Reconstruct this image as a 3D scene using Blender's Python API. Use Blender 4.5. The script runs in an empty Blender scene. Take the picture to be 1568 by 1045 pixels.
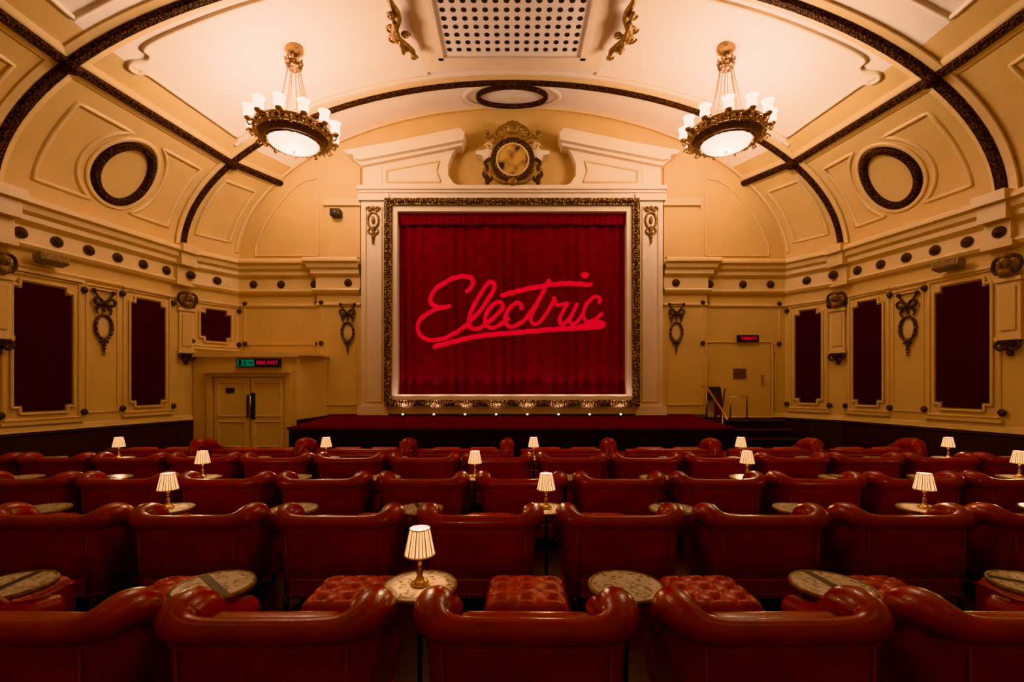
import bpy, math, random
from mathutils import Vector, Matrix
random.seed(4)
E=1.78; F=697.0
PI=math.pi
sc=bpy.context.scene
# ------------------------------------------------------------------ materials
def nmat(name):
    m=bpy.data.materials.new(name); m.use_nodes=True
    nt=m.node_tree; b=nt.nodes['Principled BSDF']
    return m,nt,b
def pmat(name,col,rough=.6,metal=0,var=.12,scale=6,bump=0,bscale=40,coat=0,sheen=0,spec=.5,emit=None,es=0):
    m,nt,b=nmat(name)
    tc=nt.nodes.new('ShaderNodeTexCoord')
    n=nt.nodes.new('ShaderNodeTexNoise'); n.inputs['Scale'].default_value=scale; n.inputs['Detail'].default_value=5
    nt.links.new(tc.outputs['Object'],n.inputs['Vector'])
    r=nt.nodes.new('ShaderNodeValToRGB')
    r.color_ramp.elements[0].position=.3; r.color_ramp.elements[1].position=.7
    r.color_ramp.elements[0].color=[c*(1-var) for c in col]+[1]
    r.color_ramp.elements[1].color=[min(1,c*(1+var)) for c in col]+[1]
    nt.links.new(n.outputs['Fac'],r.inputs['Fac']); nt.links.new(r.outputs['Color'],b.inputs['Base Color'])
    b.inputs['Roughness'].default_value=rough; b.inputs['Metallic'].default_value=metal
    b.inputs['Coat Weight'].default_value=coat; b.inputs['Sheen Weight'].default_value=sheen
    b.inputs['Specular IOR Level'].default_value=spec
    if emit: 
        b.inputs['Emission Color'].default_value=list(emit)+[1]; b.inputs['Emission Strength'].default_value=es
    if bump:
        n2=nt.nodes.new('ShaderNodeTexNoise'); n2.inputs['Scale'].default_value=bscale; n2.inputs['Detail'].default_value=4
        nt.links.new(tc.outputs['Object'],n2.inputs['Vector'])
        bp=nt.nodes.new('ShaderNodeBump'); bp.inputs['Strength'].default_value=bump; bp.inputs['Distance'].default_value=.02
        nt.links.new(n2.outputs['Fac'],bp.inputs['Height']); nt.links.new(bp.outputs['Normal'],b.inputs['Normal'])
    return m
def ornate(name,c1,c2,scale,rough=.45,metal=.3,bump=.8,spec=.4):
    m,nt,b=nmat(name)
    tc=nt.nodes.new('ShaderNodeTexCoord')
    v=nt.nodes.new('ShaderNodeTexVoronoi'); v.inputs['Scale'].default_value=scale
    nt.links.new(tc.outputs['Object'],v.inputs['Vector'])
    r=nt.nodes.new('ShaderNodeValToRGB')
    r.color_ramp.elements[0].position=.12; r.color_ramp.elements[1].position=.5
    r.color_ramp.elements[0].color=list(c2)+[1]; r.color_ramp.elements[1].color=list(c1)+[1]
    nt.links.new(v.outputs['Distance'],r.inputs['Fac']); nt.links.new(r.outputs['Color'],b.inputs['Base Color'])
    bp=nt.nodes.new('ShaderNodeBump'); bp.inputs['Strength'].default_value=bump; bp.inputs['Distance'].default_value=.03; bp.invert=True
    nt.links.new(v.outputs['Distance'],bp.inputs['Height']); nt.links.new(bp.outputs['Normal'],b.inputs['Normal'])
    b.inputs['Roughness'].default_value=rough; b.inputs['Metallic'].default_value=metal; b.inputs['Specular IOR Level'].default_value=spec
    return m
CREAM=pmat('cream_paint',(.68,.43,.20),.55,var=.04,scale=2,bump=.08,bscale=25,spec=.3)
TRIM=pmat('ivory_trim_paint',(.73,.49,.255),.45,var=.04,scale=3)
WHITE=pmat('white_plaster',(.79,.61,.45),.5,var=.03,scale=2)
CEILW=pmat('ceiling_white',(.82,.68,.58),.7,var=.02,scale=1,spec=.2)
RIB=ornate('dark_carved_rib',(.018,.006,.004),(.15,.05,.024),24,.6,0,.8,.15)
GOLDF=ornate('gilded_carving',(.07,.027,.010),(.66,.39,.16),16,.42,.25,.6,.35)
GOLD=pmat('antique_gold',(.30,.15,.055),.45,.35,var=.5,scale=14,bump=.5,bscale=30)
BRONZE=pmat('dark_bronze',(.15,.07,.035),.45,.4,var=.5,scale=18,bump=.4)
CHBR=pmat('chandelier_brass',(.50,.28,.13),.35,.5,var=.45,scale=18,bump=.4)
DKORN=pmat('bronzed_plaster',(.06,.028,.015),.55,.1,var=.5,scale=18,bump=.5,spec=.25)
PLBR=pmat('toned_plaster',(.22,.12,.055),.5,.1,var=.6,scale=12,bump=.5)
MAROON=pmat('maroon_fabric',(.036,.005,.011),.95,var=.2,scale=40,bump=.2,bscale=200,spec=.1)
DADO=pmat('dark_dado',(.025,.007,.006),.5,var=.3,scale=5,spec=.3)
VELVET=pmat('velvet_curtain',(.18,.001,.009),.9,var=.18,scale=5,spec=.03)
LEATHER=pmat('red_leather',(.24,.002,.005),.25,var=.25,scale=5,bump=.10,bscale=90,coat=.12,spec=.42)
LEATHER2=pmat('tan_red_leather',(.38,.022,.013),.38,var=.35,scale=7,bump=.2,bscale=60,coat=.1)
CARPET=pmat('stage_carpet',(.10,.003,.008),.95,var=.2,scale=60,spec=.05)
BLACK=pmat('black_metal',(.012,.012,.014),.45,var=.1)
DARKV=pmat('stage_front_cloth',(.022,.003,.005),.9,var=.3,spec=.1)
BRASS=pmat('polished_brass',(.70,.45,.2),.25,1,var=.1)
WOODLEG=pmat('dark_wood_leg',(.05,.02,.012),.4)
GREYP=pmat('grey_plastic',(.26,.20,.14),.5)
REDSIGN=pmat('exit_sign_red_glow',(.1,.0,.0),.5,emit=(1,.02,.05),es=.8)
GRNSIGN=pmat('exit_sign_green_glow',(.0,.05,.03),.5,emit=(.01,.22,.12),es=.5)
SCRIPT=pmat('projected_script_glow',(.15,.002,.006),.8,emit=(1,.016,.036),es=.60,spec=.1)  # projected red light put into an emissive colour
BULB=pmat('frosted_bulb_glass',(1,.9,.8),.4,emit=(1,.86,.74),es=3.2)
BOWL=pmat('alabaster_bowl_glow',(1,.9,.8),.4,emit=(1,.88,.78),es=2.2)
SHADE=pmat('pleated_shade_glow',(.8,.6,.35),.7,emit=(1,.60,.27),es=1.4)
SHADE2=pmat('pleated_shade_fold',(.25,.12,.05),.8,emit=(1,.34,.11),es=.22)
LBULB=pmat('lamp_bulb_glow',(1,.9,.8),.4,emit=(1,.85,.65),es=10)
FOOTL=pmat('footlight_lens_glow',(1,1,1),.3,emit=(.85,.9,1),es=2)
PIERC=pmat('grille_void',(.012,.009,.008),.9)
def marble():
    m,nt,b=nmat('antique_map_table_top')
    tc=nt.nodes.new('ShaderNodeTexCoord'); n=nt.nodes.new('ShaderNodeTexNoise')
    n.inputs['Scale'].default_value=20; n.inputs['Detail'].default_value=8; n.inputs['Distortion'].default_value=1.5
    nt.links.new(tc.outputs['Object'],n.inputs['Vector'])
    r=nt.nodes.new('ShaderNodeValToRGB'); r.color_ramp.elements[0].position=.36; r.color_ramp.elements[1].position=.52
    r.color_ramp.elements[0].color=(.24,.20,.16,1); r.color_ramp.elements[1].color=(.60,.52,.43,1)
    nt.links.new(n.outputs['Fac'],r.inputs['Fac']); nt.links.new(r.outputs['Color'],b.inputs['Base Color'])
    b.inputs['Roughness'].default_value=.22
    return m
MARBLE=marble()
def floorwood():
    m,nt,b=nmat('dark_floor_boards')
    tc=nt.nodes.new('ShaderNodeTexCoord'); br=nt.nodes.new('ShaderNodeTexBrick')
    br.inputs['Scale'].default_value=1; br.inputs['Brick Width'].default_value=1.6; br.inputs['Row Height'].default_value=.14
    br.inputs['Mortar Size'].default_value=.005
    br.inputs['Color1'].default_value=(.045,.014,.008,1); br.inputs['Color2'].default_value=(.07,.022,.012,1); br.inputs['Mortar'].default_value=(.005,.003,.002,1)
    nt.links.new(tc.outputs['Object'],br.inputs['Vector']); nt.links.new(br.outputs['Color'],b.inputs['Base Color'])
    b.inputs['Roughness'].default_value=.5
    return m
FLOORM=floorwood()
def painting():
    m,nt,b=nmat('painted_roundel')
    tc=nt.nodes.new('ShaderNodeTexCoord'); n=nt.nodes.new('ShaderNodeTexNoise')
    n.inputs['Scale'].default_value=3.2; n.inputs['Detail'].default_value=4
    nt.links.new(tc.outputs['Object'],n.inputs['Vector'])
    r=nt.nodes.new('ShaderNodeValToRGB')
    r.color_ramp.elements[0].position=.40; r.color_ramp.elements[0].color=(.06,.05,.09,1)
    r.color_ramp.elements[1].position=.62; r.color_ramp.elements[1].color=(.60,.34,.11,1)
    e=r.color_ramp.elements.new(.48); e.color=(.36,.18,.07,1)
    nt.links.new(n.outputs['Fac'],r.inputs['Fac']); nt.links.new(r.outputs['Color'],b.inputs['Base Color'])
    return m
PAINTING=painting()
# ------------------------------------------------------------------ mesh builder
def catmull(p,n=6,closed=False):
    out=[]; N=len(p); P=[Vector(q) for q in p]
    rng=range(N) if closed else range(N-1)
    for i in rng:
        a=P[(i-1)%N] if (closed or i>0) else P[0]; b=P[i]; c=P[(i+1)%N]; d=P[(i+2)%N] if (closed or i+2<N) else P[-1]
        for k in range(n):
            t=k/n
            out.append(.5*((2*b)+(c-a)*t+(2*a-5*b+4*c-d)*t*t+(3*b-a-3*c+d)*t**3))
    if not closed: out.append(P[-1])
    return out
class Bd:
    def __init__(s): s.v=[];s.f=[];s.m=[];s.sm=[];s.mats=[]
    def mi(s,mat):
        if mat not in s.mats: s.mats.append(mat)
        return s.mats.index(mat)
    def add(s,vs,fs,mat,smooth=False,M=None):
        o=len(s.v); k=s.mi(mat)
        for p in vs:
            p=Vector(p); s.v.append(tuple(M@p if M else p))
        for f in fs: s.f.append([i+o for i in f]); s.m.append(k); s.sm.append(smooth)
    def box(s,a,b,mat,M=None):
        x0,y0,z0=a;x1,y1,z1=b
        vs=[(x0,y0,z0),(x1,y0,z0),(x1,y1,z0),(x0,y1,z0),(x0,y0,z1),(x1,y0,z1),(x1,y1,z1),(x0,y1,z1)]
        s.add(vs,[(0,3,2,1),(4,5,6,7),(0,1,5,4),(1,2,6,5),(2,3,7,6),(3,0,4,7)],mat,False,M)
    def rbox(s,a,b,mat,r=.03,M=None,bulge=0):
        c=[(a[i]+b[i])/2 for i in range(3)]; h=[(b[i]-a[i])/2 for i in range(3)]
        vs=[];fs=[]
        def pt(u,v,ax,sg):
            q=[0,0,0]; q[ax]=sg; q[(ax+1)%3]=u; q[(ax+2)%3]=v
            p=[q[i]*h[i] for i in range(3)]
            inner=[max(-(h[i]-r),min(h[i]-r,p[i])) for i in range(3)]
            d=Vector([p[i]-inner[i] for i in range(3)])
            if d.length>0: d=d.normalized()*r
            w=[inner[i]+d[i] for i in range(3)]
            if bulge:
                f=(1-min(1,(w[0]/h[0])**2))*(1-min(1,(w[1]/h[1])**2))
                if w[2]>0: w[2]+=bulge*f
            return [c[i]+w[i] for i in range(3)]
        def par(t,hh):
            k=max(.0,1-r/hh)
            L=[-1,-(1-(1-k)*.35),-(1-(1-k)*.7),-k,-k*.5,0,k*.5,k,(1-(1-k)*.7),(1-(1-k)*.35),1]
            return L[t]
        for ax in range(3):
            for sg in (-1,1):
                o=len(vs)
                for i in range(11):
                    for j in range(11):
                        vs.append(pt(par(i,h[(ax+1)%3]),par(j,h[(ax+2)%3]),ax,sg))
                for i in range(10):
                    for j in range(10):
                        q=(o+i*11+j,o+(i+1)*11+j,o+(i+1)*11+j+1,o+i*11+j+1)
                        fs.append(q if sg>0 else q[::-1])
        s.add(vs,fs,mat,True,M)
    def ell(s,c,r,mat,M=None,seg=12,rg=8):
        if isinstance(r,(int,float)): r=(r,r,r)
        vs=[(c[0],c[1],c[2]-r[2])];fs=[]
        for i in range(1,rg):
            a=-PI/2+PI*i/rg
            for j in range(seg):
                t=2*PI*j/seg
                vs.append((c[0]+r[0]*math.cos(a)*math.cos(t),c[1]+r[1]*math.cos(a)*math.sin(t),c[2]+r[2]*math.sin(a)))
        vs.append((c[0],c[1],c[2]+r[2])); L=len(vs)-1
        for j in range(seg): fs.append((0,1+(j+1)%seg,1+j)); fs.append((L,L-seg+j,L-seg+(j+1)%seg))
        for i in range(rg-2):
            for j in range(seg):
                a=1+i*seg+j;b=1+i*seg+(j+1)%seg
                fs.append((a,b,b+seg,a+seg))
        s.add(vs,fs,mat,True,M)
    def tube(s,pts,r,mat,M=None,n=8,closed=False,smooth=True,sq=1.0):
        P=[Vector(p) for p in pts]; N=len(P)
        R=r if isinstance(r,(list,tuple)) else [r]*N
        T=[]
        for i in range(N):
            if closed: t=P[(i+1)%N]-P[i-1]
            else: t=P[min(i+1,N-1)]-P[max(i-1,0)]
            T.append(t.normalized() if t.length>1e-9 else Vector((0,0,1)))
        up=Vector((0,1,0)) if abs(T[0].y)<.9 else Vector((0,0,1))
        nrm=(up-T[0]*up.dot(T[0])).normalized()
        vs=[];fs=[]
        for i in range(N):
            nrm=(nrm-T[i]*nrm.dot(T[i]))
            nrm=nrm.normalized() if nrm.length>1e-6 else T[i].orthogonal().normalized()
            b=T[i].cross(nrm)
            for k in range(n):
                a=2*PI*k/n
                vs.append(P[i]+nrm*math.cos(a)*R[i]*sq+b*math.sin(a)*R[i])
        rng=N if closed else N-1
        for i in range(rng):
            for k in range(n):
                a=i*n+k;b=i*n+(k+1)%n;c=((i+1)%N)*n+(k+1)%n;d=((i+1)%N)*n+k
                fs.append((a,b,c,d))
        if not closed: fs.append(tuple(range(n))[::-1]); fs.append(tuple((N-1)*n+k for k in range(n)))
        s.add(vs,fs,mat,smooth,M)
    def lathe(s,prof,mat,c=(0,0,0),seg=20,M=None,smooth=True,pleat=0,mat2=None):
        vs=[];fs=[];N=len(prof)
        for (r,z) in prof:
            for j in range(seg):
                t=2*PI*j/seg; rr=r*(1-pleat*(j%2))
                vs.append((c[0]+rr*math.cos(t),c[1]+rr*math.sin(t),c[2]+z))
        f2=[]
        for i in range(N-1):
            for j in range(seg):
                q=(i*seg+j,i*seg+(j+1)%seg,(i+1)*seg+(j+1)%seg,(i+1)*seg+j)
                (f2 if (mat2 and j%3==1) else fs).append(q)
        o=len(s.v); s.add(vs,fs,mat,smooth,M)
        if f2:
            k=s.mi(mat2)
            for f in f2: s.f.append([i+o for i in f]); s.m.append(k); s.sm.append(False)
    def prism(s,o2,y0,y1,mat,M=None):
        n=len(o2)
        vs=[(x,y0,z) for x,z in o2]+[(x,y1,z) for x,z in o2]
        fs=[tuple(range(n)),tuple(range(2*n-1,n-1,-1))]
        for i in range(n): fs.append((i,i+n,(i+1)%n+n,(i+1)%n))
        s.add(vs,fs,mat,False,M)
    def obj(s,name,parent=None,loc=None,recalc=True):
        me=bpy.data.meshes.new(name); me.from_pydata(s.v,[],s.f)
        for m in s.mats: me.materials.append(m)
        me.polygons.foreach_set('material_index',s.m); me.polygons.foreach_set('use_smooth',s.sm)
        me.update()
        if recalc:
            import bmesh
            bm=bmesh.new(); bm.from_mesh(me); bmesh.ops.recalc_face_normals(bm,faces=bm.faces); bm.to_mesh(me); bm.free()
        o=bpy.data.objects.new(name,me); sc.collection.objects.link(o)
        if parent: o.parent=parent
        if loc: o.location=loc
        return o
def inst(o,name,loc,rot=0,parent=None):
    q=bpy.data.objects.new(name,o.data); sc.collection.objects.link(q); q.location=loc; q.rotation_euler=(0,0,rot); q.scale=o.scale
    if parent: q.parent=parent
    return q
def X(px,D=13.0): return (px-784)*D/F
def Z(py,D=13.0): return E+(592-py)*D/F
# ------------------------------------------------------------------ room plan
YF=13.0; YR=-3.5
def hw(D):
    if D>=11.8: return 7.8+(13-D)*(.8/1.2)
    if D>=8.2: return 8.6+(11.8-D)*(.8/3.6)
    return 9.4
ZS=E+3.5; RZ=4.45
TG=math.radians(31.7)
def wallM(side,D,z=0):
    x=hw(D)*side
    d=.02
    t=Vector((hw(D+d)-hw(D-d),2*d,0)).normalized()
    n=Vector((-t.y,t.x,0)) if side>0 else Vector((t.y,t.x,0))
    y=-n; zz=Vector((0,0,1)); xx=y.cross(zz)
    return Matrix(((xx.x,y.x,0,x),(xx.y,y.y,0,D),(xx.z,y.z,1,z),(0,0,0,1)))
def frontM(x,z,D=YF): return Matrix.Translation((x,D,z))
def cp(th,D,off=0):
    W=hw(D); c=math.cos(th); s_=math.sin(th)
    n=Vector((-c/W,0,-s_/RZ)).normalized()
    return Vector((W*c,D,ZS+RZ*s_))+n*off
b=Bd()
plan=[(9.4,YR),(9.4,8.2),(8.6,11.8),(7.8,13),(-7.8,13),(-8.6,11.8),(-9.4,8.2),(-9.4,YR)]
b.add([(x,y,0) for x,y in plan],[tuple(range(8))],FLOORM); b.obj('floor')
for side,nm in ((1,'wall_right'),(-1,'wall_left')):
    b=Bd(); pts=[(9.4,YR),(9.4,8.2),(8.6,11.8),(7.8,13)]
    for i in range(3):
        (x0,y0),(x1,y1)=pts[i],pts[i+1]
        b.add([(side*x0,y0,0),(side*x1,y1,0),(side*x1,y1,ZS),(side*x0,y0,ZS)],[(0,1,2,3)],CREAM)
    b.obj(nm,recalc=False)
def archwall(name,D):
    b=Bd(); W=hw(D)
    o=[(W,0)]+[(W*math.cos(PI*i/48),ZS+RZ*math.sin(PI*i/48)) for i in range(49)]+[(-W,0)]
    b.add([(x,D,z) for x,z in o],[tuple(range(len(o)))],CREAM); return b.obj(name,recalc=False)
archwall('wall_front',YF); archwall('wall_rear',YR)
# ceiling
b=Bd(); NT=96; Ds=[YR,0,3,6,8.2,9,10,11,11.8,12.4,13]
vs=[cp(PI*i/NT,d) for d in Ds for i in range(NT+1)]
f1=[];f2=[]
for j in range(len(Ds)-1):
    for i in range(NT):
        th=(i+.5)*PI/NT; q=(j*(NT+1)+i,j*(NT+1)+i+1,(j+1)*(NT+1)+i+1,(j+1)*(NT+1)+i)
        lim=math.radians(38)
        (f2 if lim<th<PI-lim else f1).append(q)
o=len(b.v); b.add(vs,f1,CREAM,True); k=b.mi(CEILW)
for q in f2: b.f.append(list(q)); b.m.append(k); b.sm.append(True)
b.obj('ceiling',recalc=False)
def csweep(b,path,prof,mat,closed=False,smooth=False):
    N=len(path); P=[cp(t,d) for t,d in path]; vs=[];fs=[];K=len(prof)
    for i in range(N):
        if closed: t=P[(i+1)%N]-P[i-1]
        else: t=P[min(i+1,N-1)]-P[max(i-1,0)]
        t.normalize(); th,d=path[i]; W=hw(d)
        n=Vector((-math.cos(th)/W,0,-math.sin(th)/RZ)).normalized(); sd=t.cross(n).normalized()
        for (s_,h) in prof: vs.append(P[i]+sd*s_+n*h)
    for i in range(N if closed else N-1):
        for k in range(K-1):
            a=i*K+k; c=((i+1)%N)*K+k
            fs.append((a,a+1,c+1,c))
    b.add(vs,fs,mat,smooth)
def rp(w,t): return [(-w/2,-.01),(-w/2,t*.6),(-w*.3,t),(w*.3,t),(w/2,t*.6),(w/2,-.01)]
SK={8.15:.22,11.8:0,3.6:0}
def arc(d,t0=0,t1=PI,n=72):
    k=SK.get(d,0)
    return [(t0+(t1-t0)*i/n,d+k*(1+math.cos(t0+(t1-t0)*i/n))) for i in range(n+1)]
def lon(th,d0,d1,n=24): return [(th,d0+(d1-d0)*i/n) for i in range(n+1)]
b=Bd()
for d,w in ((11.8,.16),(8.15,.21),(3.6,.22)):
    csweep(b,arc(d),rp(w*2.3,.05),TRIM); csweep(b,arc(d),rp(w,.12),RIB)
for th in (TG,PI-TG):
    csweep(b,lon(th,YR,13,60),rp(.40,.05),TRIM); csweep(b,lon(th,YR,13,60),rp(.17,.12),RIB)
    for d in (11.8,8.15,3.6):
        c=cp(th,d+SK[d]*(1+math.cos(th)),.12); b.ell(c,(.15,.15,.12),RIB)
b.obj('trim_ceiling_ribs',recalc=True)
ml=[(-.045,-.01),(-.035,.03),(0,.045),(.035,.03),(.045,-.01)]
b=Bd(); R=math.radians
def mir(path,side): return path if side>0 else [(PI-t,d) for t,d in path]
def lerp_path(pts,n=10,closed=False):
    out=[];N=len(pts)
    for i in range(N if closed else N-1):
        a=pts[i];c=pts[(i+1)%N]
        for k in range(n): out.append((a[0]+(c[0]-a[0])*k/n,a[1]+(c[1]-a[1])*k/n))
    if not closed: out.append(pts[-1])
    return out
MT=R(16)
for s_ in (1,-1):
    k1=.2 if s_>0 else 0
    for (Ma,Mb,dm) in ((8.75+k1*1.5,11.4,10.1+k1),(4.1,7.7,5.9)):
        rr_d=.80; rr_t=R(11.0)
        for sgn in (-1,1):
            de=Ma if sgn<0 else Mb
            t0,t1=R(6.5),R(26)
            a0=math.asin(max(-1,(t0-MT)/rr_t)); a1=math.asin(min(1,(t1-MT)/rr_t))
            arcp=[(MT+rr_t*math.sin(a0+(a1-a0)*i/16),dm+sgn*rr_d*math.cos(a0+(a1-a0)*i/16)) for i in range(17)]
            poly=arcp+lerp_path([(t1,arcp[-1][1]),(t1,de),(t0,de),(t0,arcp[0][1])],8)[1:-1]
            csweep(b,mir(poly,s_),ml,TRIM,closed=True,smooth=True)
        ring=[(MT+R(7.8)*math.sin(2*PI*i/48),dm+.49*math.cos(2*PI*i/48)) for i in range(48)]
        csweep(b,mir(ring,s_),rp(.15,.1),RIB,closed=True)
        ring=[(MT+R(9.4)*math.sin(2*PI*i/48),dm+.63*math.cos(2*PI*i/48)) for i in range(48)]
        csweep(b,mir(ring,s_),rp(.09,.04),TRIM,closed=True)
    csweep(b,mir(lerp_path([(R(7),12.05),(R(26),12.05),(R(26),12.75),(R(7),12.75)],8,True),s_),ml,TRIM,closed=True)
    for (d0,d1) in ((8.62+k1*1.5,11.35),(4.1,7.7)):
        c0=R(38)
        pts=[(R(76),d1),(R(60),d1),(R(48),d1),(c0+R(1),d1),(c0,d1-.08),(c0,d1-.5),(c0,d0+1.0),(c0,d0+.5),(c0-R(.3),d0+.38),(c0-R(1.0),d0+.33),(c0-R(1.1),d0+.18),(c0-R(.0),d0+.12),(c0+R(1.8),d0+.22),(c0+R(3.0),d0+.16),(c0+R(3.8),d0),(R(50),d0-k1*.1),(R(60),d0-k1*.25),(R(76),d0-k1*.6)]
        sm=[(p.x,p.y) for p in catmull([(a,b_,0) for a,b_ in pts],6)]
        csweep(b,mir(sm,s_),[(-.045,-.01),(-.035,.04),(0,.055),(.035,.04),(.045,-.01)],WHITE,smooth=True)
for (a,c,w,t,m) in ((.92,.42,.11,.1,RIB),(1.28,.54,.10,.05,WHITE)):
    ring=[(PI/2+a/8.1*math.cos(2*PI*i/64),12.42+c*math.sin(2*PI*i/64)) for i in range(64)]
    csweep(b,ring,rp(w,t),m,closed=True)
csweep(b,arc(12.93,R(4),R(176)),ml,TRIM,smooth=True)
csweep(b,arc(11.52,R(36),R(144)),ml,WHITE,smooth=True)
b.obj('trim_ceiling_mouldings')
# ceiling grille
b=Bd(); zc=ZS+RZ
for (hwid,d1,dz,mat) in ((2.15,11.25,.14,WHITE),(1.95,11.0,.19,WHITE),(1.72,10.76,.23,CEILW)):
    b.box((-hwid,2,zc-dz),(hwid,d1,zc-.0),mat)
zz=zc-.23
for s_ in (-1,1): b.box((s_*1.66-.06,2,zz-.06),(s_*1.66+.06,10.7,zz+.01),WHITE)
b.box((-1.72,10.62,zz-.06),(1.72,10.74,zz+.01),WHITE)
vs=[];fs=[]
for i in range(14):
    for j in range(37):
        cx=-1.43+i*.22; cy_=10.42-j*.22
        o=len(vs)
        for k in range(10): vs.append((cx+.06*math.cos(k*PI/5),cy_+.06*math.sin(k*PI/5),zz-.004))
        fs.append(tuple(range(o,o+10)))
b.add(vs,fs,PIERC)
b.obj('ceiling_vent_grille')
def spiral(c,r0,turns,dirn=1,n=22,start=0,plane='yz'):
    out=[]
    for i in range(n+1):
        t=i/n; a=start+dirn*turns*2*PI*t; r=r0*(1-.8*t)
        u,v=r*math.cos(a),r*math.sin(a)
        out.append((c[0],c[1]+u,c[2]+v) if plane=='yz' else (c[0]+u,c[1],c[2]+v) if plane=='xz' else (c[0]+u,c[1]+v,c[2]))
    return out
for s_ in (-1,1):
    b=Bd()
    z0=zc-.42
    body=[(0,-1.0,0),(s_*.10,-.8,-.06),(s_*.02,-.5,-.12),(s_*.16,-.2,-.14),(s_*.2,.1,-.10),(s_*.06,.4,-.06),(-s_*.04,.62,-.02),(-s_*.02,.78,0)]
    cb=catmull(body,6); b.tube(cb,[.035+.05*math.sin(PI*i/len(cb)) for i in range(len(cb))],GOLD)
    for i,(cx,cy_,r) in enumerate(((.24,-.15,.13),(.26,.12,.14),(-.02,.0,.10),(.15,-.5,.10),(.1,.42,.10),(-.06,.66,.08))):
        b.tube(spiral((s_*cx,cy_,-.12),r,1.4,s_,plane='xy'),.026,GOLD)
    for cy_ in (-.6,-.35,-.1,.15,.35): b.ell((s_*.12,cy_,-.2),(.05,.11,.06),GOLD)
    b.obj('gilded_ceiling_scroll',loc=(s_*2.30,9.75,z0+.12))
# ------------------------------------------------------------------ cornice & dado
def psweep(b,path,prof,mat):
    N=len(path); vs=[];fs=[];K=len(prof)
    def nn(i,j):
        d=Vector((path[j][0]-path[i][0],path[j][1]-path[i][1])).normalized(); return Vector((-d.y,d.x))
    for i in range(N):
        if i==0: n=nn(0,1)
        elif i==N-1: n=nn(N-2,N-1)
        else:
            a=nn(i-1,i);c=nn(i,i+1); n=(a+c).normalized(); n=n/max(.3,n.dot(a))
        for (o,z) in prof: vs.append((path[i][0]+n.x*o,path[i][1]+n.y*o,z))
    for i in range(N-1):
        for k in range(K-1): fs.append((i*K+k,i*K+k+1,(i+1)*K+k+1,(i+1)*K+k))
    return vs,fs
CORN=[(0,3.60),(.30,3.56),(.34,3.50),(.34,3.44),(.26,3.40),(.24,3.30),(.16,3.24),(.16,3.14),(.10,3.09),(.06,3.06),(.05,3.04),(.05,2.76),(.12,2.74),(.14,2.69),(.10,2.63),(.04,2.60),(0,2.58)]
CORN=[(o,z+E) for o,z in CORN]
base_path=[(9.4,YR),(9.4,8.2),(8.6,11.8),(7.8,13),(5.45,13),(5.45,12.8),(4.25,12.8)]
for side,nm in ((1,'right'),(-1,'left')):
    b=Bd(); Mx=Matrix.Diagonal((side,1,1,1))
    vs,fs=psweep(b,base_path,CORN,TRIM); b.add(vs,fs,TRIM,False,Mx)
    vs,fs=psweep(b,base_path,[(0,E+2.35),(.05,E+2.33),(.06,E+2.29),(.03,E+2.25),(0,E+2.24)],TRIM); b.add(vs,fs,TRIM,False,Mx)
    di=8.62 if side>0 else 8.25
    for d in (11.8,di,3.6):
        M=wallM(side,d-.02 if d==11.8 else d)
        b.box((-.26,-.42,E+3.42),(.26,0,E+3.62),TRIM,M); b.box((-.22,-.32,E+3.1),(.22,0,E+3.42),TRIM,M)
        b.box((-.20,-.16,E+2.62),(.20,0,E+3.1),TRIM,M); b.box((-.24,-.20,E+2.60),(.24,0,E+2.72),TRIM,M)
    b.obj('trim_cornice_'+nm)
    b=Bd(); vs,fs=psweep(b,base_path[:5],[(.0,.90),(.05,.90),(.06,.84),(.03,.82),(.03,.14),(.06,.12),(.06,0)],DADO); b.add(vs,fs,DADO,False,Mx)
    vs,fs=psweep(b,base_path[:5],[(.0,1.02),(.04,1.0),(.05,.93),(.06,.90),(0,.90)],TRIM); b.add(vs,fs,TRIM,False,Mx)
    b.obj('baseboard_'+nm)
    b=Bd()
    def ros(M,r=.1):
        b.lathe([(0,-.0),(r*1.15,0),(r*1.2,.02),(r*1.0,.035),(r*.9,.03),(r*.75,.06),(r*.35,.09),(0,.10)],DKORN,M=M@Matrix.Rotation(PI/2,4,'X'),seg=14)
    d=8.587-.56*20
    while d<12.8:
        M=wallM(side,d,E+2.9); yo=.05 if min(abs(d-11.8),abs(d-di))>.24 else .16
        ros(M@Matrix.Translation((0,-yo,0)),.092)
        d+=.56
    for px in (390,432,485,538):
        xx=X(px); yy=13-.05 if px<500 else 12.75
        if px==485: xx=-5.62
        ros(Matrix.Translation((-side*xx if side>0 else xx,yy,E+2.9)),.092)
    b.obj('frieze_rosettes')
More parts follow.
